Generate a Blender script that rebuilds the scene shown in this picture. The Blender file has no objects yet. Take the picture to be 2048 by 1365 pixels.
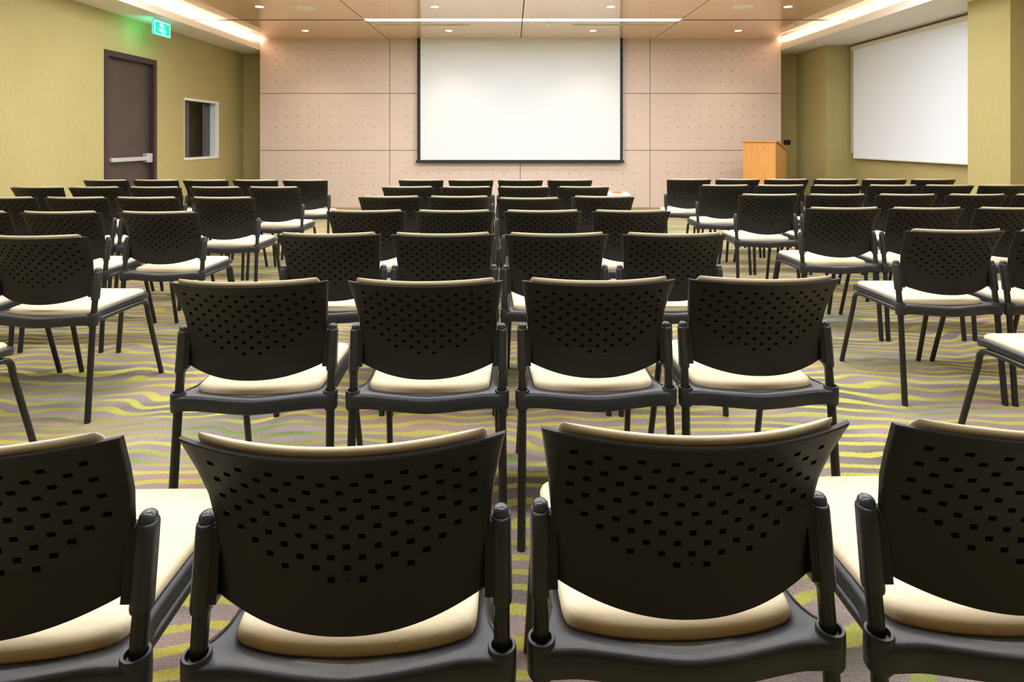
import bpy, bmesh, math, random
from mathutils import Vector, Matrix
random.seed(7)
C = bpy.context.scene.collection
F = 1200.0; H = 1.235; HY = 278.0; CX = 1024.0
PI = math.pi

# ------------------------------------------------------------------ materials
def new_mat(name):
    m = bpy.data.materials.new(name); m.use_nodes = True
    nt = m.node_tree; b = nt.nodes['Principled BSDF']
    return m, nt, b
def nd(nt, t, **kw):
    n = nt.nodes.new(t)
    for k, v in kw.items(): setattr(n, k, v)
    return n
def simple(name, col, rough=0.5, metal=0.0, spec=0.5, bump=0.0, bscale=400.0, var=0.0):
    m, nt, b = new_mat(name)
    b.inputs['Base Color'].default_value = (*col, 1)
    b.inputs['Roughness'].default_value = rough
    b.inputs['Metallic'].default_value = metal
    b.inputs['Specular IOR Level'].default_value = spec
    if bump or var:
        tc = nd(nt, 'ShaderNodeTexCoord'); no = nd(nt, 'ShaderNodeTexNoise')
        no.inputs['Scale'].default_value = bscale; no.inputs['Detail'].default_value = 3
        nt.links.new(tc.outputs['Object'], no.inputs['Vector'])
        if bump:
            bp = nd(nt, 'ShaderNodeBump'); bp.inputs['Strength'].default_value = bump
            bp.inputs['Distance'].default_value = 0.001
            nt.links.new(no.outputs['Fac'], bp.inputs['Height']); nt.links.new(bp.outputs['Normal'], b.inputs['Normal'])
        if var:
            mx = nd(nt, 'ShaderNodeMix', data_type='RGBA')
            mx.inputs['A'].default_value = (*[c*(1-var) for c in col], 1)
            mx.inputs['B'].default_value = (*[min(1, c*(1+var)) for c in col], 1)
            nt.links.new(no.outputs['Fac'], mx.inputs['Factor']); nt.links.new(mx.outputs['Result'], b.inputs['Base Color'])
    return m
def emit(name, col, s):
    m, nt, b = new_mat(name)
    b.inputs['Base Color'].default_value = (*col, 1)
    b.inputs['Emission Color'].default_value = (*col, 1)
    b.inputs['Emission Strength'].default_value = s
    return m
def grain(name, c1, c2, scale, stretch, rough=0.4, spec=0.5, coat=0.0, bump=0.02):
    """wood: noise stretched along one axis"""
    m, nt, b = new_mat(name)
    tc = nd(nt, 'ShaderNodeTexCoord'); mp = nd(nt, 'ShaderNodeMapping')
    mp.inputs['Scale'].default_value = stretch
    n1 = nd(nt, 'ShaderNodeTexNoise'); n1.inputs['Scale'].default_value = scale; n1.inputs['Detail'].default_value = 6
    n1.inputs['Roughness'].default_value = 0.6; n1.inputs['Distortion'].default_value = 0.3
    r = nd(nt, 'ShaderNodeValToRGB')
    r.color_ramp.elements[0].position = 0.3; r.color_ramp.elements[0].color = (*c1, 1)
    r.color_ramp.elements[1].position = 0.7; r.color_ramp.elements[1].color = (*c2, 1)
    nt.links.new(tc.outputs['Object'], mp.inputs['Vector']); nt.links.new(mp.outputs['Vector'], n1.inputs['Vector'])
    nt.links.new(n1.outputs['Fac'], r.inputs['Fac']); nt.links.new(r.outputs['Color'], b.inputs['Base Color'])
    b.inputs['Roughness'].default_value = rough; b.inputs['Specular IOR Level'].default_value = spec
    b.inputs['Coat Weight'].default_value = coat; b.inputs['Coat Roughness'].default_value = 0.03; b.inputs['Coat IOR'].default_value = 1.9
    return m

M = {}
M['plastic'] = simple('black_plastic', (0.0145, 0.0160, 0.0195), 0.40, bump=0.25, bscale=900)
M['shell'] = simple('black_shell_plastic', (0.0085, 0.0076, 0.0068), 0.5, spec=0.32, bump=0.25, bscale=900)
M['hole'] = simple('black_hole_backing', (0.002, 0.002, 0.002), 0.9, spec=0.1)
M['tube'] = simple('black_tube', (0.009, 0.0085, 0.0085), 0.38)
M['cap'] = simple('black_cap', (0.03, 0.033, 0.04), 0.25)
M['cream'] = simple('cream_vinyl', (0.59, 0.515, 0.355), 0.55, spec=0.35, bump=0.35, bscale=260)
M['white'] = simple('white_paint', (0.78, 0.76, 0.73), 0.6)
M['fabric'] = simple('white_blind_fabric', (0.84, 0.90, 0.99), 0.8, bump=0.2, bscale=500)  # blue-white tint stands in for cool daylight through the cloth
M['blindbar'] = simple('blind_cassette', (0.72, 0.66, 0.55), 0.5)
M['screen'] = simple('matte_screen', (0.70, 0.745, 0.79), 0.85, spec=0.1)
M['blackcloth'] = simple('screen_black_border', (0.012, 0.012, 0.015), 0.7)
M['steel'] = simple('satin_aluminium', (0.62, 0.64, 0.66), 0.35, metal=0.6)
M['door'] = grain('dark_wenge_door', (0.050, 0.032, 0.030), (0.078, 0.054, 0.048), 3.0, (30, 30, 1.2), 0.4)
M['doorframe'] = simple('dark_door_frame', (0.042, 0.026, 0.027), 0.4)
M['panel'] = grain('pale_beech_panel', (0.60, 0.485, 0.415), (0.66, 0.545, 0.475), 4.0, (1.0, 1.0, 30), 0.45, 0.35)
M['recess_dot'] = simple('dark_recess_dot', (0.13, 0.08, 0.05), 0.5)  # dark discs imitate the shade inside small wall recesses
M['groove'] = simple('dark_groove', (0.17, 0.11, 0.08), 0.8)
M['black'] = simple('flat_black', (0.01, 0.01, 0.01), 0.8)
M['ceil'] = grain('lacquered_wood_ceiling', (0.84, 0.565, 0.375), (0.90, 0.62, 0.425), 2.0, (1.0, 14, 1), 0.35, 0.5, coat=1.0)
M['maple'] = grain('orange_maple', (0.60, 0.27, 0.065), (0.70, 0.35, 0.10), 3.0, (7, 7, 1.0), 0.35)
M['mapleshade'] = grain('orange_maple_shaded', (0.50, 0.23, 0.06), (0.60, 0.30, 0.09), 3.0, (7, 7, 1.0), 0.35)  # darker copy of the maple, shade painted into sides, shelf and plinth
M['grille'] = simple('speaker_grille', (0.85, 0.83, 0.80), 0.6)
M['ventwhite'] = simple('vent_frame', (0.80, 0.75, 0.68), 0.5)
M['lamp'] = emit('downlight_glow', (1.0, 0.86, 0.68), 14)
M['led'] = emit('led_diffuser', (0.93, 0.95, 1.0), 12)
M['orange'] = simple('orange_plastic', (0.75, 0.16, 0.04), 0.4)
M['booth'] = simple('booth_lit', (0.55, 0.50, 0.46), 0.8)  # paler grey: light on the far booth wall is put into its colour
M['boothshade'] = simple('booth_shaded', (0.16, 0.16, 0.165), 0.8)  # shaded copy of the booth grey, for the unlit walls and liner
M['reveal'] = simple('pale_reveal', (0.60, 0.66, 0.68), 0.6)
M['signgreen'] = emit('sign_green', (0.0, 0.45, 0.31), .75)
M['signwhite'] = emit('sign_pale', (0.30, 1.0, 0.80), .9)

def wallpaper():
    m, nt, b = new_mat('olive_fabric_wallpaper')
    tc = nd(nt, 'ShaderNodeTexCoord'); mp = nd(nt, 'ShaderNodeMapping'); mp.inputs['Scale'].default_value = (60, 60, 2.5)
    n1 = nd(nt, 'ShaderNodeTexNoise'); n1.inputs['Scale'].default_value = 3.0; n1.inputs['Detail'].default_value = 5
    n2 = nd(nt, 'ShaderNodeTexNoise'); n2.inputs['Scale'].default_value = 0.9; n2.inputs['Detail'].default_value = 3
    r = nd(nt, 'ShaderNodeValToRGB')
    r.color_ramp.elements[0].position = .25; r.color_ramp.elements[0].color = (0.44, 0.37, 0.155, 1)
    r.color_ramp.elements[1].position = .75; r.color_ramp.elements[1].color = (0.51, 0.435, 0.195, 1)
    mx = nd(nt, 'ShaderNodeMix', data_type='RGBA', blend_type='MULTIPLY'); mx.inputs['Factor'].default_value = 0.25
    L = nt.links.new
    L(tc.outputs['Object'], mp.inputs['Vector']); L(mp.outputs['Vector'], n1.inputs['Vector']); L(tc.outputs['Object'], n2.inputs['Vector'])
    L(n1.outputs['Fac'], r.inputs['Fac']); L(r.outputs['Color'], mx.inputs['A']); L(n2.outputs['Fac'], mx.inputs['B'])
    L(mx.outputs['Result'], b.inputs['Base Color'])
    b.inputs['Roughness'].default_value = 0.85; b.inputs['Specular IOR Level'].default_value = 0.2
    bp = nd(nt, 'ShaderNodeBump'); bp.inputs['Strength'].default_value = 0.3; bp.inputs['Distance'].default_value = .001
    L(n1.outputs['Fac'], bp.inputs['Height']); L(bp.outputs['Normal'], b.inputs['Normal'])
    return m
M['olive'] = wallpaper()

def glassmat():
    m, nt, b = new_mat('booth_glass')
    b.inputs['Base Color'].default_value = (0.75, 0.8, 0.8, 1)
    b.inputs['Transmission Weight'].default_value = 1.0; b.inputs['Roughness'].default_value = 0.02
    b.inputs['IOR'].default_value = 1.45
    return m
M['glass'] = glassmat()

def carpet():
    m, nt, b = new_mat('wavy_striped_carpet')
    L = nt.links.new
    tc = nd(nt, 'ShaderNodeTexCoord'); sep = nd(nt, 'ShaderNodeSeparateXYZ'); L(tc.outputs['Object'], sep.inputs[0])
    def math_(op, a=None, b_=None, av=None, bv=None):
        n = nd(nt, 'ShaderNodeMath', operation=op)
        if a is not None: L(a, n.inputs[0])
        if av is not None: n.inputs[0].default_value = av
        if b_ is not None: L(b_, n.inputs[1])
        if bv is not None: n.inputs[1].default_value = bv
        return n.outputs[0]
    def noise(scale, vec, detail=2.0, rough=.5, dist=0.0):
        mp = nd(nt, 'ShaderNodeMapping'); mp.inputs['Scale'].default_value = vec
        L(tc.outputs['Object'], mp.inputs['Vector'])
        n = nd(nt, 'ShaderNodeTexNoise'); n.inputs['Scale'].default_value = scale
        n.inputs['Detail'].default_value = detail; n.inputs['Roughness'].default_value = rough; n.inputs['Distortion'].default_value = dist
        L(mp.outputs['Vector'], n.inputs['Vector']); return n.outputs['Fac']
    # wavy displacement of stripes: long waves along X, each stripe differs (moderate Y frequency)
    w1 = noise(1.0, (3.7, 3.4, 1), 0.3)
    w2 = noise(1.0, (0.55, 0.9, 1), 0)
    fz = noise(1.0, (110, 110, 1), 1)
    d1 = math_('MULTIPLY', math_('SUBTRACT', w1, bv=.5), bv=0.21)
    d2 = math_('MULTIPLY', math_('SUBTRACT', w2, bv=.5), bv=0.40)
    d3 = math_('MULTIPLY', math_('SUBTRACT', fz, bv=.5), bv=0.012)
    y = math_('ADD', math_('ADD', sep.outputs['Y'], d1), math_('ADD', d2, d3))
    ph = math_('MULTIPLY', y, bv=2*PI/0.082)
    s = math_('SINE', ph)
    thr = math_('MULTIPLY', math_('SUBTRACT', noise(1.0, (2.1, 7, 1), 1), bv=.5), bv=.9)
    s2 = math_('ADD', s, thr)
    mr = nd(nt, 'ShaderNodeMapRange'); mr.inputs['From Min'].default_value = 0.27; mr.inputs['From Max'].default_value = 0.45
    L(s2, mr.inputs['Value'])
    # stripe colour: lime yellow, leaf green, olive and orange patches
    sc = nd(nt, 'ShaderNodeValToRGB'); cr = sc.color_ramp
    cr.elements[0].position = .34; cr.elements[0].color = (0.125, 0.19, 0.065, 1)
    cr.elements[1].position = .80; cr.elements[1].color = (0.42, 0.23, 0.07, 1)
    for p, c in ((.41, (0.25, 0.28, 0.085)), (.46, (0.38, 0.37, 0.085)), (.64, (0.40, 0.36, 0.085)), (.72, (0.38, 0.29, 0.09))):
        e = cr.elements.new(p); e.color = (*c, 1)
    L(noise(1.0, (.8, 1.8, 1), 2.0, .55), sc.inputs['Fac'])
    # base: mauve grey to dark grey
    bc = nd(nt, 'ShaderNodeValToRGB'); cr = bc.color_ramp
    cr.elements[0].position = .32; cr.elements[0].color = (0.115, 0.115, 0.10, 1)
    cr.elements[1].position = .72; cr.elements[1].color = (0.33, 0.225, 0.175, 1)
    e = cr.elements.new(.5); e.color = (0.265, 0.215, 0.205, 1)
    L(noise(1.0, (1.1, 2.6, 1), 2.0, .5), bc.inputs['Fac'])
    mx = nd(nt, 'ShaderNodeMix', data_type='RGBA'); L(mr.outputs['Result'], mx.inputs['Factor'])
    L(bc.outputs['Color'], mx.inputs['A']); L(sc.outputs['Color'], mx.inputs['B'])
    # loop pile: ribs of loops on the base, tufts on the stripes
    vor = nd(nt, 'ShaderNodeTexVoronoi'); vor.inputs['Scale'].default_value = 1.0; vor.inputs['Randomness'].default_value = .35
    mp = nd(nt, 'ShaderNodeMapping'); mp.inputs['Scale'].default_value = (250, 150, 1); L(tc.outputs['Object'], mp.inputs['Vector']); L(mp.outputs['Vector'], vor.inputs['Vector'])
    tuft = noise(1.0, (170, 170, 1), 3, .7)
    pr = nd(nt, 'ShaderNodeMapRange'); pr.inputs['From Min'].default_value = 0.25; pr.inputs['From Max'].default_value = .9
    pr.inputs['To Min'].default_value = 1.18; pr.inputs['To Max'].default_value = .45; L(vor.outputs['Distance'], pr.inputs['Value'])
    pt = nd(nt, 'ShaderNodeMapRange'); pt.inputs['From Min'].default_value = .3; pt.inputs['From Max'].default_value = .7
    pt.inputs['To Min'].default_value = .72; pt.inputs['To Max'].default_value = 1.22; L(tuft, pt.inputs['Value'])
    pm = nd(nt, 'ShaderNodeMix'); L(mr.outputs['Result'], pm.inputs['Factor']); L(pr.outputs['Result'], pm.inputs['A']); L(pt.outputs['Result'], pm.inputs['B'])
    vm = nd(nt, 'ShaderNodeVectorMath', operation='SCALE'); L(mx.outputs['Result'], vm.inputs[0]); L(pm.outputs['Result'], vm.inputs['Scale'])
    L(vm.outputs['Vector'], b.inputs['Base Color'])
    b.inputs['Roughness'].default_value = 0.95; b.inputs['Specular IOR Level'].default_value = 0.1
    bp = nd(nt, 'ShaderNodeBump'); bp.inputs['Strength'].default_value = .5; bp.inputs['Distance'].default_value = .003
    L(pm.outputs['Result'], bp.inputs['Height']); L(bp.outputs['Normal'], b.inputs['Normal'])
    return m
M['carpet'] = carpet()

# ------------------------------------------------------------------ helpers
def obj(name, bm, mats, parent=None, smooth=False, angle=None):
    me = bpy.data.meshes.new(name)
    bmesh.ops.recalc_face_normals(bm, faces=bm.faces[:])
    if smooth:
        for f in bm.faces: f.smooth = True
    bm.to_mesh(me); bm.free()
    if angle is not None and smooth:
        me.set_sharp_from_angle(angle=math.radians(angle))
    o = bpy.data.objects.new(name, me); C.objects.link(o)
    for m in (mats if isinstance(mats, (list, tuple)) else [mats]): me.materials.append(M[m])
    if parent: o.parent = parent
    return o
def tag(o, label, cat, group=None):
    o['label'] = label; o['category'] = cat
    if group: o['group'] = group
    return o
def struct(o): o['kind'] = 'structure'; return o
def thing(name, label, cat, loc=(0, 0, 0), rz=0, group=None):
    o = bpy.data.objects.new(name, None); C.objects.link(o); o.location = loc; o.rotation_euler = (0, 0, rz)
    o.empty_display_size = .1
    return tag(o, label, cat, group)
def box(bm, x0, x1, y0, y1, z0, z1, mi=0, bev=0.0):
    r = bmesh.ops.create_cube(bm, size=1.0)
    for v in r['verts']:
        v.co = Vector(((x0+x1)/2 + v.co.x*(x1-x0), (y0+y1)/2 + v.co.y*(y1-y0), (z0+z1)/2 + v.co.z*(z1-z0)))
    fs = set(f for v in r['verts'] for f in v.link_faces)
    for f in fs: f.material_index = mi
    if bev > 0:
        es = list(set(e for v in r['verts'] for e in v.link_edges))
        rr = bmesh.ops.bevel(bm, geom=es, offset=bev, segments=2, profile=0.5, affect='EDGES')
        for f in rr['faces']: f.material_index = mi
    return bm
def tube(bm, pts, rad, n=14, cap=True, mi=0):
    pts = [Vector(p) for p in pts]
    rads = rad if isinstance(rad, (list, tuple)) else [rad]*len(pts)
    rings = []
    up = None
    for i, p in enumerate(pts):
        t = (pts[min(i+1, len(pts)-1)] - pts[max(i-1, 0)]).normalized()
        if up is None:
            a = Vector((1, 0, 0)) if abs(t.x) < .9 else Vector((0, 1, 0)); up = (a - t*a.dot(t)).normalized()
        else: up = (up - t*up.dot(t)).normalized()
        s = t.cross(up)
        rings.append([bm.verts.new(p + (up*math.cos(2*PI*k/n) + s*math.sin(2*PI*k/n))*rads[i]) for k in range(n)])
    for a, b in zip(rings, rings[1:]):
        for k in range(n):
            f = bm.faces.new((a[k], a[(k+1) % n], b[(k+1) % n], b[k])); f.material_index = mi
    if cap:
        bm.faces.new(rings[0][::-1]).material_index = mi; bm.faces.new(rings[-1]).material_index = mi
    return bm
def lathe(bm, prof, c=(0, 0), n=24, mi=0):
    """prof: list of (radius, z)"""
    rings = []
    for r, z in prof:
        rings.append([bm.verts.new((c[0]+r*math.cos(2*PI*k/n), c[1]+r*math.sin(2*PI*k/n), z)) for k in range(n)])
    for a, b in zip(rings, rings[1:]):
        for k in range(n):
            f = bm.faces.new((a[k], a[(k+1) % n], b[(k+1) % n], b[k])); f.material_index = mi
    for r_, rev in ((rings[0], True), (rings[-1], False)):
        f = bm.faces.new(r_[::-1] if rev else r_); f.material_index = mi
    return bm
def catmull(P, per=6, closed=True):
    out = []; n = len(P)
    for i in range(n if closed else n-1):
        p0, p1, p2, p3 = (Vector(P[(i-1) % n]), Vector(P[i]), Vector(P[(i+1) % n]), Vector(P[(i+2) % n]))
        for k in range(per):
            t = k/per
            out.append(.5*((2*p1) + (-p0+p2)*t + (2*p0-5*p1+4*p2-p3)*t*t + (-p0+3*p1-3*p2+p3)*t**3))
    return out
def resample(P, n):
    L = [0]
    for i in range(len(P)): L.append(L[-1] + (P[(i+1) % len(P)] - P[i]).length)
    tot = L[-1]; out = []; j = 0
    for k in range(n):
        d = tot*k/n
        while L[j+1] < d: j += 1
        t = (d - L[j])/max(1e-9, L[j+1]-L[j]); out.append(P[j].lerp(P[(j+1) % len(P)], t))
    return out
def inset(P, d):
    out = []; n = len(P)
    for i in range(n):
        t = (P[(i+1) % n] - P[(i-1) % n]).normalized(); nn = Vector((-t.y, t.x))
        out.append(P[i] + nn*d)
    return out
def loft(bm, rings, closebottom=True, closetop=True, mi=0):
    R = [[bm.verts.new(p) for p in r] for r in rings]; n = len(R[0])
    for a, b in zip(R, R[1:]):
        for k in range(n): bm.faces.new((a[k], a[(k+1) % n], b[(k+1) % n], b[k])).material_index = mi
    if closebottom: bm.faces.new(R[0][::-1]).material_index = mi
    if closetop: bm.faces.new(R[-1]).material_index = mi

# ------------------------------------------------------------------ chair (origin: floor below the rear posts' middle, front is +Y)
def Yc(z):   # centre line of the back shell
    t = [(.505, -.026), (.53, -.0225), (.56, -.0205), (.60, -.0205), (.65, -.0275), (.70, -.044), (.75, -.073), (.81, -.115), (.83, -.129)]
    if z <= t[0][0]: return t[0][1]
    for (a, b), (c, d) in zip(t, t[1:]):
        if z <= c: return b + (d-b)*(z-a)/(c-a)
    return t[-1][1]
def kz(z): return 1.02 + .26*min(1, max(0, (z-.6)/.2))
def halfw(z):
    b = .2075
    return b if z < .60 else b + .0245*((z-.60)/.21)**1.45
def zbot(x): return .506 + .034*(abs(x)/.2)**2.2

def shell_bm():
    bm = bmesh.new()
    hx = .0056; hz = .0043
    cols = []
    for i in range(-8, 9): cols += [i*.0231-hx, i*.0231+hx]
    nc = len(cols) + 6
    rows_hole = []
    for j in range(12): rows_hole += [.777-j*.0173+hz, .777-j*.0173-hz]
    ztop = [.810, .8075, .799]
    low = [.12, .3, .5, .7, .86, .95, .985, 1.0]
    zl = ztop + rows_hole
    zlast = zl[-1]
    nr = len(zl) + len(low)
    def P(r, c):
        xin = cols
        def zz(x):
            if r < len(zl): return zl[r]
            return zlast + (zbot(x) - zlast)*low[r-len(zl)]
        # column x depends on z at edges
        if 3 <= c < nc-3: x = xin[c-3]; z = zz(x)
        else:
            sgn = -1 if c < 3 else 1
            k = c if c < 3 else nc-1-c           # 0 edge,1,2
            z = zz(sgn*.2)
            w = halfw(z); x0 = cols[-1]
            x = sgn*{0: w, 1: w-.003, 2: x0 + (w-x0)*.5}[k]
        y = Yc(z) + kz(z)*x*x
        e = 0
        if c in (0, nc-1): e = .003
        if r == 0 or r == nr-1: e = .003
        return Vector((x, y+e, z))
    V = [[bm.verts.new(P(r, c)) for c in range(nc)] for r in range(nr)]
    ishole = {}
    cnt = [9, 8, 9, 8, 9, 8, 9, 8, 7, 6, 5, 2]
    for j, n in enumerate(cnt):
        idx = [(-(n-1) + 2*k) for k in range(n)]     # half pitches
        for i in idx: ishole[(3+2*j, 3+2*(i+8))] = True
    for r in range(nr-1):
        for c in range(nc-1):
            q = (V[r][c], V[r][c+1], V[r+1][c+1], V[r+1][c])
            if (r, c) in ishole:
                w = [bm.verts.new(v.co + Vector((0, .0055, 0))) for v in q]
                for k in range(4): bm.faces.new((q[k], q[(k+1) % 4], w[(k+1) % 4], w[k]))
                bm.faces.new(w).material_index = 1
            else: bm.faces.new(q)
    # front face (coarser) + rim
    W = {}
    def fv(r, c):
        if (r, c) not in W: W[(r, c)] = bm.verts.new(V[r][c].co + Vector((0, .0085 if (r in (0, nr-1) or c in (0, nc-1)) else .0110, 0)))
        return W[(r, c)]
    for r in range(nr-1):
        for c in range(nc-1): bm.faces.new((fv(r, c), fv(r+1, c), fv(r+1, c+1), fv(r, c+1)))
    for r in range(nr-1):
        for c in (0, nc-1): bm.faces.new((V[r][c], V[r+1][c], fv(r+1, c), fv(r, c)))
    for c in range(nc-1):
        for r in (0, nr-1): bm.faces.new((V[r][c], V[r][c+1], fv(r, c+1), fv(r, c)))
    # side brackets into the sleeves
    for s in (-1, 1):
        v8 = [bm.verts.new((x, y + .036*(z-.44)/.215, z)) for x in (s*.2015, s*.2165) for y, z in ((-.010, .535), (.010, .535), (.010, .640), (-.010, .640))]
        for q in ((0, 1, 2, 3), (7, 6, 5, 4), (0, 4, 5, 1), (1, 5, 6, 2), (2, 6, 7, 3), (3, 7, 4, 0)): bm.faces.new([v8[k] for k in q])
        
    # two small screws
    for x, z in ((0, .586), (-.0, .790), (-.155, .655), (.155, .655)):
        y = Yc(z)+kz(z)*x*x
        tube(bm, [(x, y-.0012, z), (x, y+.002, z)], .0016, 8)
    return bm

def pad_bm():
    bm = bmesh.new(); ns, nt_ = 28, 16
    F_, B_ = [], []
    for j in range(nt_+1):
        tj = -math.cos(PI*j/nt_)
        z = .692 + tj*.1305
        rf, rb = [], []
        for i in range(ns+1):
            si = -math.cos(PI*i/ns)
            w = halfw(min(z, .81)) - .022
            # rounded corners
            w2 = w - .010*abs(tj)**12
            x = si*w2
            zz = z
            if tj < 0: zz = z + .030*(-tj)*(abs(si))**2.2
            y0 = Yc(min(z, .83)) + kz(z)*x*x + .0120
            ed = max(0, (1-abs(si)**10))**.5 * max(0, (1-abs(tj)**10))**.5
            rf.append((x, y0 + .010 + .014*ed, zz)); rb.append((x, y0 + .010 - .0100*ed, zz))
        F_.append(rf); B_.append(rb)
    def mk(G, bd=None):
        out = []
        for j, r in enumerate(G):
            o = []
            for i, p in enumerate(r):
                if bd and (i in (0, ns) or j in (0, nt_)): o.append(bd[j][i])
                else: o.append(bm.verts.new(p))
            out.append(o)
        return out
    A = mk(F_); Bv = mk(B_, A)
    for j in range(nt_):
        for i in range(ns):
            bm.faces.new((A[j][i], A[j][i+1], A[j+1][i+1], A[j+1][i]))
            q = (Bv[j][i], Bv[j+1][i], Bv[j+1][i+1], Bv[j][i+1]); bm.faces.new(q)
    return bm

NSEG = 112
cush_half = [(0, .003), (.06, .006), (.12, .015), (.160, .027), (.180, .038), (.187, .060), (.189, .10), (.192, .20), (.195, .30), (.197, .37), (.192, .405), (.175, .425), (.13, .433), (.06, .437)]
def mirror_loop(h, last):
    L_ = h + [last] + [(-x, y) for x, y in reversed(h[1:])]
    return L_
CUSH = resample(catmull(mirror_loop(cush_half, (0, .438))), NSEG)
frame_half = [(0, -.040), (.06, -.036), (.12, -.027), (.17, -.020), (.205, -.021), (.235, -.020), (.2465, -.006), (.247, .010), (.240, .023), (.226, .036), (.215, .060), (.2085, .10), (.2085, .20), (.2105, .30), (.212, .38), (.206, .425), (.185, .445), (.13, .453), (.06, .457)]
FRM = resample(catmull(mirror_loop(frame_half, (0, .458))), NSEG)
def zdrop(y): return -.0 if y < .36 else -1.9*(y-.36)**2
def ring(P, z, fn=None): return [(p.x, p.y, z + zdrop(p.y) + (fn(p) if fn else 0)) for p in P]
def cushion_bm():
    bm = bmesh.new()
    R = [ring(CUSH, .450), ring(inset(CUSH, -.001), .456), ring(inset(CUSH, -.0015), .463), ring(inset(CUSH, .001), .469), ring(inset(CUSH, .006), .4735), ring(inset(CUSH, .016), .4765)]
    c = Vector((0, .21))
    for f, z in ((.82, .4785), (.6, .480), (.35, .4805), (.12, .4805)):
        R.append(ring([c + (p-c)*f for p in inset(CUSH, .016)], z))
    loft(bm, R); return bm
def frame_bm():
    bm = bmesh.new()
    def dish(p): # beam sags a little in the middle at the rear
        return -.007*max(0, 1-abs(p.x)/.2) if p.y < .03 else 0
    inner = inset(CUSH, -.004)
    def bot(p):
        t_ = min(1, max(0, (p.y-.03)/.08)); return dish(p) + .012*t_*t_*(3-2*t_)
    def bot2(p): return dish(p) + (bot(p)-dish(p))*.6
    R = [ring(inset(CUSH, .03), .421, bot), ring([a.lerp(b, .75) for a, b in zip(inner, FRM)], .417, bot), ring(inset(FRM, .004), .415, bot), ring(FRM, .419, bot), ring(inset(FRM, -.0005), .436, bot2),
         ring(FRM, .4505, dish), ring(inset(FRM, .003), .4565, dish), ring(inset(FRM, .009), .4595, dish),
         ring([a.lerp(b, .35) for a, b in zip(inner, inset(FRM, .008))], .4575, dish), ring(inner, .4545), ring(inset(CUSH, .004), .449), ring(inset(CUSH, .06), .447)]
    loft(bm, R)
    for s in (-1, 1):   # cups that hold the rear posts
        cx, cy = s*.2280, .002
        n = 20; prof = [(.0150, .452), (.0150, .4645), (.0165, .4665), (.0205, .4665), (.0218, .4640), (.0222, .440), (.0215, .414), (.0190, .409), (.012, .409)]
        rings = [[bm.verts.new((cx + r*math.cos(2*PI*k/n), cy + r*math.sin(2*PI*k/n), z)) for k in range(n)] for r, z in prof]
        for a, b in zip(rings, rings[1:]):
            for k in range(n): bm.faces.new((a[k], a[(k+1) % n], b[(k+1) % n], b[k]))
    return bm
def rear_leg(s):
    bm = bmesh.new(); tube(bm, [(s*.2280, .002, .425), (s*.2283, -.001, .39), (s*.2335, -.038, 0.0)], .0128); return bm
def front_leg(s):
    bm = bmesh.new()
    P = [(s*.203, .03, .418), (s*.200, .33, .415), (s*.1995, .382, .411), (s*.1998, .407, .401), (s*.2005, .420, .384), (s*.2015, .425, .355), (s*.2030, .433, .32), (s*.2140, .522, 0.0)]
    tube(bm, P, .0118); return bm
def post(s):
    bm = bmesh.new(); tube(bm, [(s*.2280, .002, .425), (s*.2270, .036, .648)], .0126); return bm
def sleeve(s):
    bm = bmesh.new()
    n = 20
    def x_at(z): return s*(.2280 - .0010*(z-.425)/.22)
    def y_at(z): return .002 + .034*(z-.425)/.22
    prof = [(.0132, .5225), (.0160, .5225), (.0168, .527), (.0168, .60), (.0166, .637), (.0158, .642), (.0138, .644)]
    rings = []
    for r, z in prof:
        rings.append([bm.verts.new((x_at(z) + r*math.cos(2*PI*k/n), y_at(z) + r*1.12*math.sin(2*PI*k/n), z)) for k in range(n)])
    for a, b in zip(rings, rings[1:]):
        for k in range(n): bm.faces.new((a[k], a[(k+1) % n], b[(k+1) % n], b[k]))
    bm.faces.new(rings[-1])
    return bm
def capb(s):
    bm = bmesh.new(); lathe(bm, [(.0140, .6435), (.0141, .647), (.0128, .6525), (.0092, .6565), (.004, .6585)], (s*.2270, .036), 18); return bm

GROUP = 'cream-padded black stacking chairs set out in rows'
def make_chair():
    t = thing('stacking_chair', '', 'chair', group=GROUP)
    obj('seat_frame', frame_bm(), 'plastic', t, True, 40)
    obj('seat_cushion', cushion_bm(), 'cream', t, True)
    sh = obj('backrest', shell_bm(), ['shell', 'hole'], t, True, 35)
    obj('back_cushion', pad_bm(), 'cream', t, True)
    for s in (-1, 1):
        obj('leg', rear_leg(s), 'tube', t, True, 50); obj('leg', front_leg(s), 'tube', t, True, 50)
        obj('back_post', post(s), 'tube', t, True, 50)
        sl = obj('post_sleeve', sleeve(s), 'plastic', t, True, 40)
        obj('end_cap', capb(s), 'cap', sl, True)
    return t
def copy_tree(o, parent=None):
    c = o.copy(); C.objects.link(c); c.parent = parent
    for ch in o.children: copy_tree(ch, c)
    return c

def px(x, Z): return (x - CX)/F*Z
chairs = []   # (X, Yjoint, yaw, label)
rown = ['nearest', 'second-nearest', 'third-nearest', 'fourth-nearest', 'fifth-nearest', 'sixth-nearest', 'farthest']
def lab(pos, row, block): return f'black perforated-back chair with cream seat, {pos} in {row} row of {block} block'
P4 = ['leftmost', 'second from left', 'third from left', 'rightmost']
J = .052
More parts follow.
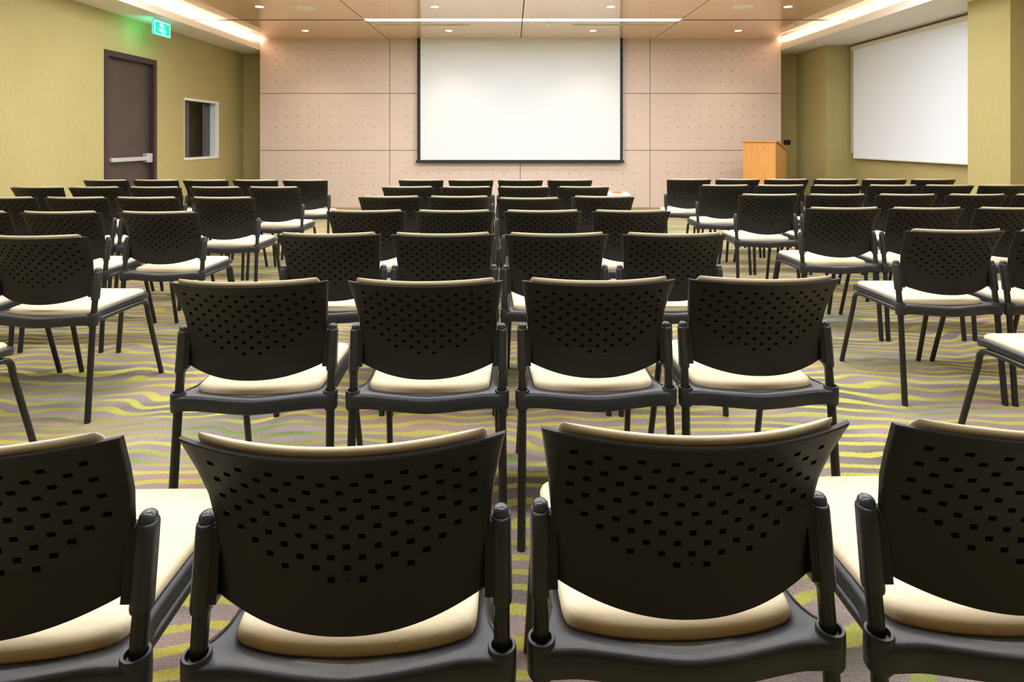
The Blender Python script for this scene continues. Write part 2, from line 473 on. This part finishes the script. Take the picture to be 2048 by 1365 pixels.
# centre block
cent = [
  [(-.790, .889, 1.6), (-.243, .902, 2.0), (.273, .933, 2.2), (.801, .940, 1.2)],
  [(-.785, 1.829, 2.6), (-.259, 1.837, .6), (.260, 1.849, 2.2), (.761, 1.865, 1.0)],
]
rowsZ = [(2.660, [656, 879, 1110.5, 1349], [1, 1, 1, .5]), (3.508, [731, 908, 1085, 1263], [1, .5, 1, 0]),
         (4.37, [779, 918, 1057, 1206], [1, 1, 0, 1]), (5.25, [816, 931, 1047, 1166], [0, 1, 1, 1]), (6.13, [841.5, 941.5, 1037.5, 1136.5], [0, 0, 0, 0])]
for Zc, xs, ya in rowsZ: cent.append([(px(x, Zc), Zc+J + (.0 if not (Zc == 4.37 and i == 2) else -.12), a) for i, (x, a) in enumerate(zip(xs, ya))])
for r, row in enumerate(cent):
    for i, (X, Y, a) in enumerate(row): chairs.append((X, Y, a, lab(P4[i], rown[r], 'centre')))
PA = ['at the aisle end', 'second from the aisle', 'third from the aisle', 'fourth from the aisle', 'fifth from the aisle', 'sixth from the aisle']
rowl = ['nearest', 'second-nearest', 'third-nearest', 'fourth-nearest', 'fifth-nearest', 'farthest']
left = [(1.79, [-2.09], 0), (2.60, [-2.078, -2.61], -1), (3.45, [-2.04, -2.607, -3.13], 0), (4.30, [-2.08, -2.626, -3.13, -3.65], 0),
        (5.22, [-2.077, -2.58, -3.117, -3.637, -4.137], 0), (6.10, [-2.11, -2.59, -3.09, -3.59, -4.10], 0)]
right = [(1.89, [2.045], 0), (2.765, [2.052, 2.555], 1), (3.65, [2.024, 2.53, 3.06], 1), (4.53, [1.948, 2.46, 2.99, 3.518, 4.02], 0),
         (5.43, [1.93, 2.434, 2.946, 3.425, 3.932, 4.416], 0), (6.22, [1.84, 2.343, 2.85, 3.366, 3.87, 4.375], 0)]
for nm, blk in (('left', left), ('right', right)):
    for r, (Zc, xs, ya) in enumerate(blk):
        for i, X in enumerate(xs):
            chairs.append((X, Zc+J, ya + random.uniform(-.6, .6), lab(PA[i], rowl[r], nm)))
# neighbours in a row stand side by side without overlapping
chairs.sort(key=lambda c: 0)
for a in range(len(chairs)):
    for b in range(a+1, len(chairs)):
        A, B = chairs[a], chairs[b]
        if abs(A[1]-B[1]) < .25 and abs(A[0]-B[0]) < .505:
            s_ = 1 if B[0] > A[0] else -1; g_ = (.507 - abs(A[0]-B[0]))
            chairs[b] = (B[0]+s_*g_, *B[1:])
proto = make_chair()
for i, (X, Y, a, l) in enumerate(chairs):
    o = proto if i == 0 else copy_tree(proto)
    o.location = (X, Y, 0); o.rotation_euler = (0, 0, math.radians(a)); o['label'] = l

# ------------------------------------------------------------------ room shell
YB, YR, YF = 10.80, 11.30, -4.5        # panel wall, rear wall, wall behind the camera
XL, XR = -5.06, 5.85
ZC, ZS = 3.035, 2.835
PX0, PX1 = -4.536, 4.842
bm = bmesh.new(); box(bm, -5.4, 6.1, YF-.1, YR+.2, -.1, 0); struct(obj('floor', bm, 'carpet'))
# wood ceiling, boards with open joints, slot for the light strip
bm = bmesh.new()
seams = [-5.3, -4.62, -2.232, .157, 2.552, 4.95, 6.1]
for a, b in zip(seams, seams[1:]):
    mid = -2.3 < a < 2.5
    for y0, y1 in ((YF-.1, -.6), (-.596, 4.2), (4.204, 8.99 if mid else 9.04), (9.17 if mid else 9.12, YR+.1)):
        box(bm, a+.008, b-.008, y0, y1, ZC, ZC+.02)
box(bm, -5.3, 6.1, YF-.1, YR+.2, ZC+.007, ZC+.012, 1)
struct(obj('ceiling', bm, ['ceil', 'black']))
# coves
bm = bmesh.new(); box(bm, XL-.1, -4.54, YF, YR+.05, ZS, ZS+.02); box(bm, -4.56, -4.54, YF, YR-.45, ZS+.02, 2.927); struct(obj('trim_1', bm, 'white'))
bm = bmesh.new(); box(bm, 4.846, XR+.1, YF, YR+.05, ZS, ZS+.02); box(bm, 4.846, 4.866, YF, YR-.45, ZS+.02, 2.94); struct(obj('trim_2', bm, 'white'))
# left wall with door and window openings
D0, D1, DT = 7.44, 8.53, 2.351
W0, W1, WB, WT = 9.26, 10.33, .911, 1.868
bm = bmesh.new()
T = .2
box(bm, XL-T, XL, YF, D0, 0, 3.2); box(bm, XL-T, XL, D0, D1, DT, 3.2); box(bm, XL-T, XL, D1, W0, 0, 3.2)
box(bm, XL-T, XL, W0, W1, 0, WB); box(bm, XL-T, XL, W0, W1, WT, 3.2); box(bm, XL-T, XL, W1, YR+.1, 0, 3.2)
struct(obj('wall_left', bm, 'olive'))
# rear wall (olive, seen in the two corners)
bm = bmesh.new(); box(bm, XL-.2, XR+.2, YR, YR+.1, 0, 3.2); struct(obj('wall_rear', bm, 'olive'))
bm = bmesh.new(); box(bm, XL-.2, XR+.2, YF-.1, YF, 0, 3.2); struct(obj('wall_back', bm, 'olive'))
# right wall with its two projecting piers
bm = bmesh.new()
box(bm, 5.36, XR+.15, 10.24, YR, 0, ZS); box(bm, XR, XR+.15, 7.03, 10.24, 0, 3.2)
box(bm, 5.34, XR+.15, 6.43, 7.03, 0, ZS); box(bm, XR, XR+.15, YF, 6.43, 0, 3.2)
struct(obj('wall_right', bm, 'olive'))
# panelled wall behind the screen
bm = bmesh.new()
xs = [PX0, -2.20, .150, 2.485, PX1]; zs = [0, 1.028, 2.054, ZC]
g = .005
for i in range(4):
    for j in range(3):
        x0, x1, z0, z1 = xs[i], xs[i+1], zs[j], zs[j+1]
        box(bm, x0+(g if i else 0), x1-(g if i < 3 else 0), YB, YB+.03, z0+(g if j else 0), z1-(g if j < 2 else 0), 0)
        cxm = (x0+x1)/2; top = z1 - (.185 if j == 2 else .225)
        for a in range(10):
            for b_ in range(4):
                X = cxm + (a-4.5)*.195; Z = top - b_*.1935
                tube(bm, [(X, YB-.0025, Z), (X, YB+.004, Z)], [.0085, .0112], 8, mi=1)
box(bm, PX0+.002, PX1-.002, YB+.03, YR, 0, ZC, 2)
box(bm, PX0, PX0+.02, YB+.03, YR, 0, ZC, 0); box(bm, PX1-.02, PX1, YB+.03, YR, 0, ZC, 0)
struct(obj('wall_front', bm, ['panel', 'recess_dot', 'groove']))

# door
door = bpy.data.objects.new('door_1', None); C.objects.link(door); door.location = (XL, (D0+D1)/2, 0); struct(door)
def loc_child(o, par): o.parent = par; o.matrix_parent_inverse = Matrix.Translation(par.location).inverted(); return o
bm = bmesh.new()
box(bm, XL-.19, XL+.014, D0, D0+.07, 0, DT); box(bm, XL-.19, XL+.014, D1-.07, D1, 0, DT); box(bm, XL-.19, XL+.014, D0+.07, D1-.07, DT-.075, DT)
loc_child(obj('door_frame', bm, 'doorframe'), door)
bm = bmesh.new(); box(bm, XL-.11, XL-.06, D0+.072, D1-.072, .004, DT-.077); leaf = loc_child(obj('door_leaf', bm, 'door'), door)
bm = bmesh.new()
box(bm, XL-.028, XL+.012, 7.60, 8.34, .935, .992, 0, .008)
box(bm, XL-.06, XL+.022, 8.30, 8.42, .905, 1.035, 0, .012); box(bm, XL-.06, XL-.0, 7.585, 7.63, .935, .992, 0, .008)
obj('push_bar', bm, 'steel', leaf)
# booth window
win = bpy.data.objects.new('window_1', None); C.objects.link(win); win.location = (XL, (W0+W1)/2, WB); struct(win)
bm = bmesh.new(); fw = .032
box(bm, XL-.03, XL+.010, W0-.005, W1+.005, WT-fw, WT+.005); box(bm, XL-.03, XL+.010, W0-.005, W1+.005, WB-.005, WB+fw)
box(bm, XL-.03, XL+.004, W0-.003, W0+.008, WB+fw, WT-fw); box(bm, XL-.03, XL+.010, W1-.055, W1+.005, WB+fw, WT-fw)
loc_child(obj('window_frame', bm, 'white'), win)
bm = bmesh.new()
for xa, xb, mi in ((XL-.118, XL-.03, 0), (XL-.205, XL-.118, 1)):  # second liner, behind the pane, is coloured dark as unlit wall
    box(bm, xa, xb, W1-.05, W1, WB, WT, mi); box(bm, xa, xb, W0, W0+.02, WB, WT, mi); box(bm, xa, xb, W0+.02, W1-.05, WB, WB+.02, mi); box(bm, xa, xb, W0+.02, W1-.05, WT-.02, WT, mi)
loc_child(obj('window_reveal', bm, ['reveal', 'boothshade']), win)
bm = bmesh.new(); box(bm, XL-.120, XL-.114, W0+.02, W1-.05, WB+.02, WT-.02); loc_child(obj('window_pane', bm, 'glass'), win)
# small room behind the booth window
bm = bmesh.new()
box(bm, -5.72, -5.66, 8.7, 10.95, 0, 2.6, 0); box(bm, -5.66, XL-.2, 10.9, 10.95, 0, 2.6, 1); box(bm, -5.66, XL-.2, 8.7, 8.75, 0, 2.6, 1)
box(bm, -5.66, XL-.2, 8.75, 10.9, 2.55, 2.6, 1); box(bm, -5.66, XL-.2, 8.75, 10.9, 0, .05, 1)
struct(obj('wall_booth', bm, ['booth', 'boothshade']))

# ------------------------------------------------------------------ projection screen
YS = 10.70
t = thing('projection_screen', 'large white projection screen with black edges hanging before the panelled wall', 'projection screen', (.145, YS, 1.9))
sx0, sx1 = px(841, YS), px(1240, YS); sz0 = H - (320-HY)*YS/F
bm = bmesh.new(); box(bm, sx0-.145, sx1-.145, -.004, 0, sz0-1.9, ZC-1.9+.012); obj('screen_surface', bm, 'screen', t)
bm = bmesh.new(); 
bx0, bx1 = px(834.5, YS)-.145, px(1245.5, YS)-.145
box(bm, bx0, sx0-.145, -.005, .001, sz0-1.9-.02, ZC-1.9); box(bm, sx1-.145, bx1, -.005, .001, sz0-1.9-.02, ZC-1.9)
obj('black_border', bm, 'blackcloth', t)
bm = bmesh.new(); box(bm, bx0-.02, bx1+.02, -.018, .014, sz0-1.9-.052, sz0-1.9-.004, 0, .006); tube(bm, [(bx0-.04, -.002, sz0-1.9-.046), (bx1+.04, -.002, sz0-1.9-.046)], .009, 10)
obj('bottom_bar', bm, 'blackcloth', t)
bm = bmesh.new(); box(bm, bx0-.05, bx1+.05, -.05, .05, ZC-1.9+.005, ZC-1.9+.075); obj('recessed_case', bm, 'blackcloth', t)

# ------------------------------------------------------------------ roller blind on the right
XB = 5.765
t = thing('roller_blind', 'wide white roller blind pulled down over the right-hand window', 'blind', (XB, 8.66, 1.9))
y0b, y1b = 7.06-8.66, 10.16-8.66
bm = bmesh.new(); box(bm, -.002, .002, y0b, y1b-.03, .925-1.9, 2.76-1.9); obj('blind_fabric', bm, 'fabric', t)
bm = bmesh.new(); box(bm, -.028, .055, y0b, y1b+.02, 2.735-1.9, 2.80-1.9, 0, .01); obj('cassette', bm, 'blindbar', t)
bm = bmesh.new(); box(bm, -.010, .010, y0b, y1b-.03, .905-1.9, .929-1.9, 0, .004); obj('bottom_rail', bm, 'white', t)
bm = bmesh.new(); 
tube(bm, [(-.01, y1b+.012, .84), (-.01, y1b+.012, -.87), (-.01, y1b+.006, -.90), (-.01, y1b-.006, -.905), (-.01, y1b-.018, -.89), (-.01, y1b-.020, -.86), (-.01, y1b-.020, .84)], .005, 6); obj('pull_chain', bm, 'blindbar', t)

# ------------------------------------------------------------------ lectern
t = thing('lectern', 'orange maple wood lectern with slanted top standing before the panelled wall', 'lectern', (4.0, 9.72, 0), math.radians(-45))
w, d = .265, .45; zt, zl_ = 1.185, 1.045
bm = bmesh.new(); box(bm, -w, w, 0, .02, .06, zt, 0, .002); obj('front_panel', bm, 'maple', t)
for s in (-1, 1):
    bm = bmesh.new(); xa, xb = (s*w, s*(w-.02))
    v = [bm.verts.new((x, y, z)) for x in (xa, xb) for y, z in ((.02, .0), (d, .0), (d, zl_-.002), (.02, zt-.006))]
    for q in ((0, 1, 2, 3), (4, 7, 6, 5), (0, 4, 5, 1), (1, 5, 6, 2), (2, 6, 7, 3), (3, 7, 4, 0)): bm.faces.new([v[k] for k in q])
    obj('side_panel', bm, 'mapleshade', t)
bm = bmesh.new(); th = .018
v = [bm.verts.new((x, y, z)) for x in (-w-.025, w+.025) for y, z in ((-.03, zt+.000), (.06, zt+.0), (d+.05, zl_-.018), (d+.05, zl_-.018+th), (.065, zt+th), (-.03, zt+th))]
for q in ((0, 1, 2, 3, 4, 5), (11, 10, 9, 8, 7, 6)): bm.faces.new([v[k] for k in q])
for k in range(6): bm.faces.new((v[k], v[6+k], v[6+(k+1) % 6], v[(k+1) % 6]))
obj('slanted_top', bm, 'maple', t)
bm = bmesh.new(); box(bm, -w+.02, w-.02, .02, d-.02, .66, .68); obj('shelf', bm, 'mapleshade', t)
bm = bmesh.new(); box(bm, -w+.0, w-.0, .002, .03, 0, .06); obj('plinth', bm, 'mapleshade', t)

# black wall plate beyond the lectern
bm = bmesh.new(); box(bm, -.062, .062, -.012, 0, -.044, .044, 0, .004)
t = thing('wall_socket', 'small black socket plate on the olive wall right of the lectern', 'socket', (px(1574, YR), YR, 1.169))
obj('plate', bm, 'black', t)
bm = bmesh.new(); box(bm, -.04, .04, -.0145, -.0115, -.024, .024, 0, .001); obj('socket_face', bm, 'plastic', t)

# low white table with the orange item
t = thing('side_table', 'low white table on the carpet, seen beside the farthest centre chairs', 'table', (px(1259, 8.6)-.225, 8.75, 0))
bm = bmesh.new(); box(bm, -.225, .225, -.2, .2, .425, .45, 0, .004); obj('table_top', bm, 'white', t)
for sx in (-1, 1):
    for sy in (-1, 1):
        bm = bmesh.new(); tube(bm, [(sx*.19, sy*.165, 0), (sx*.19, sy*.165, .427)], .015, 10); obj('leg', bm, 'white', t)
bm = bmesh.new(); box(bm, -.065, .065, -.05, .05, 0, .024, 0, .008)
o = obj('small_case', bm, 'orange'); o.location = (px(1234.5, 8.65), 8.66, .4505); tag(o, 'small orange case lying on the low white table', 'case')

# ------------------------------------------------------------------ exit sign
SX = -4.70
t = thing('exit_sign', 'glowing green exit sign hanging from the left soffit near the door', 'sign', (SX, 8.045, ZS))
bm = bmesh.new(); box(bm, -.012, .012, -.185, .185, -.215, -.025, 0, .003); obj('sign_panel', bm, 'signgreen', t)
bm = bmesh.new()
for s in (1, -1):
    xo = (.0125, .0145) if s > 0 else (-.0145, -.0125)
    def pb_(y0, y1, z0, z1): box(bm, xo[0], xo[1], y0, y1, z0, z1)
    pb_(-.185, .185, -.048, -.036); pb_(-.185, .185, -.215, -.203); pb_(-.185, -.170, -.203, -.048); pb_(.170, .185, -.203, -.048)
obj('sign_border', bm, 'signwhite', t)
bm = bmesh.new()
for s in (1, -1):
    xo = (.0125, .0147) if s > 0 else (-.0147, -.0125)
    def blob(pts):
        a = [bm.verts.new((xo[0], y, z)) for y, z in pts]; b_ = [bm.verts.new((xo[1], y, z)) for y, z in pts]
        bm.faces.new(a); bm.faces.new(b_[::-1])
        for k in range(len(a)): bm.faces.new((a[k], a[(k+1) % len(a)], b_[(k+1) % len(a)], b_[k]))
    blob([(-.06, -.062), (-.03, -.056), (.0, -.060), (.012, -.075), (.045, -.080), (.04, -.094), (0, -.092), (-.02, -.100), (-.055, -.092)])
    blob([(-.07, -.108), (.05, -.106), (.06, -.116), (-.05, -.119)])
    blob([(-.09, -.132), (-.07, -.128), (-.05, -.140), (-.03, -.130), (0, -.138), (.04, -.128), (.07, -.140), (.085, -.160), (.06, -.172), (.03, -.166), (0, -.176), (-.03, -.168), (-.06, -.165), (-.085, -.150)])
    blob([(-.03, -.184), (.02, -.180), (.07, -.182), (.08, -.192), (.02, -.194), (-.02, -.192)])
obj('sign_marks', bm, 'signwhite', t)
bm = bmesh.new(); box(bm, -.018, .018, -.15, .15, -.03, 0, 0, .004); obj('mounting_box', bm, 'white', t)

# ------------------------------------------------------------------ ceiling fittings
def zy(y): return (ZC-H)*F/(HY-y)
dl = [(-3.43, 'far left'), (-1.05, 'left of centre'), (1.344, 'right of centre'), (3.75, 'far right')]
def downlight(X, Y, label, proto=None):
    if proto is None:
        t = thing('downlight', label, 'ceiling light', (X, Y, ZC), group='recessed round ceiling downlights')
        bm = bmesh.new(); lathe(bm, [(.050, -.0005), (.062, -.0005), (.062, -.004), (.058, -.006), (.050, -.005)], n=28)
        obj('trim_ring', bm, 'ventwhite', t, True, 30)
        bm = bmesh.new(); lathe(bm, [(.0, -.0062), (.051, -.0062), (.051, -.0052), (.0, -.0052)][1:3], n=28); obj('lamp_lens', bm, 'lamp', t)
        return t
    c = copy_tree(proto); c.location = (X, Y, ZC); c['label'] = label; return c
p = None
for yy, rn in ((9.95, 'row nearest the screen'), (8.15, 'row in front of the light strip')):
    for X, nm in dl:
        q = downlight(X, yy, f'small round glowing downlight, {nm} in the {rn}', p); p = p or q
# ceiling speakers
p = None
for X, Y, l in ((px(609, zy(15)), zy(15), 'round flat ceiling speaker on the left, beside the leftmost downlights'), (px(1487, zy(12)), zy(12), 'round flat ceiling speaker on the right, beside the rightmost downlights')):
    if p is None:
        t = thing('ceiling_speaker', l, 'speaker', (X, Y, ZC), group='round ceiling speakers')
        bm = bmesh.new(); lathe(bm, [(.135, -.012), (.150, -.010), (.156, -.004), (.156, 0)], n=40); obj('bezel', bm, 'ventwhite', t, True, 40)
        bm = bmesh.new(); lathe(bm, [(.134, -.014), (.134, -.011)], n=40); obj('grille', bm, 'grille', t)
        p = t
    else: c = copy_tree(p); c.location = (X, Y, ZC); c['label'] = l
# linear lights in the slot
for x0, x1, l in ((-2.222, .145, 'long white linear light in the ceiling slot, left half'), (.169, 2.542, 'long white linear light in the ceiling slot, right half')):
    t = thing('linear_light', l, 'ceiling light', ((x0+x1)/2, 9.08, ZC+.0075), group='linear lights in the ceiling slot')
    hw = (x1-x0)/2
    bm = bmesh.new(); box(bm, -hw, hw, -.080, .080, -.004, .004); obj('diffuser', bm, 'led', t)  # widened so the glowing face takes in the halo around the strip
    bm = bmesh.new(); box(bm, -hw, hw, -.082, .082, .0048, .035); obj('housing', bm, 'white', t)
# slot diffusers
for x0, x1, l in ((px(745, 9.47), px(941, 9.47), 'narrow slot air diffuser in the ceiling, left of the screen centre'), (px(1143, 9.45), px(1340, 9.45), 'narrow slot air diffuser in the ceiling, right of the screen centre')):
    t = thing('air_diffuser', l, 'air vent', ((x0+x1)/2, 9.46, ZC), group='slot air diffusers'); hw = (x1-x0)/2
    bm = bmesh.new(); box(bm, -hw, hw, -.06, -.025, -.006, 0); box(bm, -hw, hw, .025, .06, -.006, 0); box(bm, -hw, -hw+.03, -.025, .025, -.006, 0); box(bm, hw-.03, hw, -.025, .025, -.006, 0)
    obj('frame', bm, 'ventwhite', t)
    bm = bmesh.new(); box(bm, -hw+.03, hw-.03, -.025, .025, -.002, 0); obj('slot', bm, 'black', t)
# sprinkler heads
for X, Y, l in ((px(1096, 9.35), 9.35, 'tiny ceiling sprinkler head behind the right linear light'), (4.42, 9.30, 'tiny ceiling sprinkler head near the right cove')):
    t = thing('sprinkler_head', l, 'sprinkler', (X, Y, ZC), group='ceiling sprinkler heads')
    bm = bmesh.new(); lathe(bm, [(.01, .04), (.03, 0), (.03, -.004), (.012, -.008), (.010, -.03)], n=16); obj('body', bm, 'white', t, True, 40)
    bm = bmesh.new(); lathe(bm, [(.018, -.034), (.018, -.030)], n=16); obj('deflector', bm, 'steel', t)

# ------------------------------------------------------------------ lights
def area(name, loc, sx, sy, power, col, rot=(0, 0, 0), spread=None):
    l = bpy.data.lights.new(name, 'AREA'); l.shape = 'RECTANGLE'; l.size = sx; l.size_y = sy; l.energy = power; l.color = col
    if spread: l.spread = spread
    o = bpy.data.objects.new(name, l); C.objects.link(o); o.location = loc; o.rotation_euler = rot; return o
def spot(name, loc, power, col, ang=110, r=.05):
    l = bpy.data.lights.new(name, 'SPOT'); l.energy = power; l.color = col; l.spot_size = math.radians(ang); l.spot_blend = .8; l.shadow_soft_size = r
    o = bpy.data.objects.new(name, l); C.objects.link(o); o.location = loc; return o
cool = (.93, .96, 1.0); warm = (1.0, .80, .56)
for i, y in enumerate((7.05, 4.9, 2.75, .75)):
    area('strip_lamp', (.157, y, ZC-.004), 8.4, .09, (165, 122, 108, 88)[i], cool)
for y in (9.95, 8.15, 6.35, 4.3, 2.2):
    for X, _ in dl: spot('downlight_lamp', (X, y, ZC-.02), 26, warm)
for X in (-4.63, 4.935): area('cove_lamp', (X, 3.95, ZS+.04), .07, 14.2, 85, (1.0, .89, .76), (PI, 0, 0))
area('sign_lamp', (SX-.02, 8.045, ZS-.12), .18, .36, 1.1, (.1, 1.0, .55), (0, -PI/2, 0))
w = bpy.data.worlds.new('World'); bpy.context.scene.world = w; w.use_nodes = True
w.node_tree.nodes['Background'].inputs[0].default_value = (.5, .5, .5, 1); w.node_tree.nodes['Background'].inputs[1].default_value = 0.05

# ------------------------------------------------------------------ camera
cam = bpy.data.cameras.new('Camera'); co = bpy.data.objects.new('Camera', cam); C.objects.link(co)
co.location = (0, 0, H); co.rotation_euler = (PI/2, 0, 0)
cam.sensor_width = 36; cam.lens = F/2048*36; cam.shift_y = -(682.5-HY)/2048; cam.clip_start = .05
sc = bpy.context.scene; sc.camera = co
sc.view_settings.view_transform = 'Standard'; sc.view_settings.look = 'None'; sc.view_settings.gamma = 1; sc.view_settings.use_curve_mapping = False
sc.view_settings.exposure = 0.8
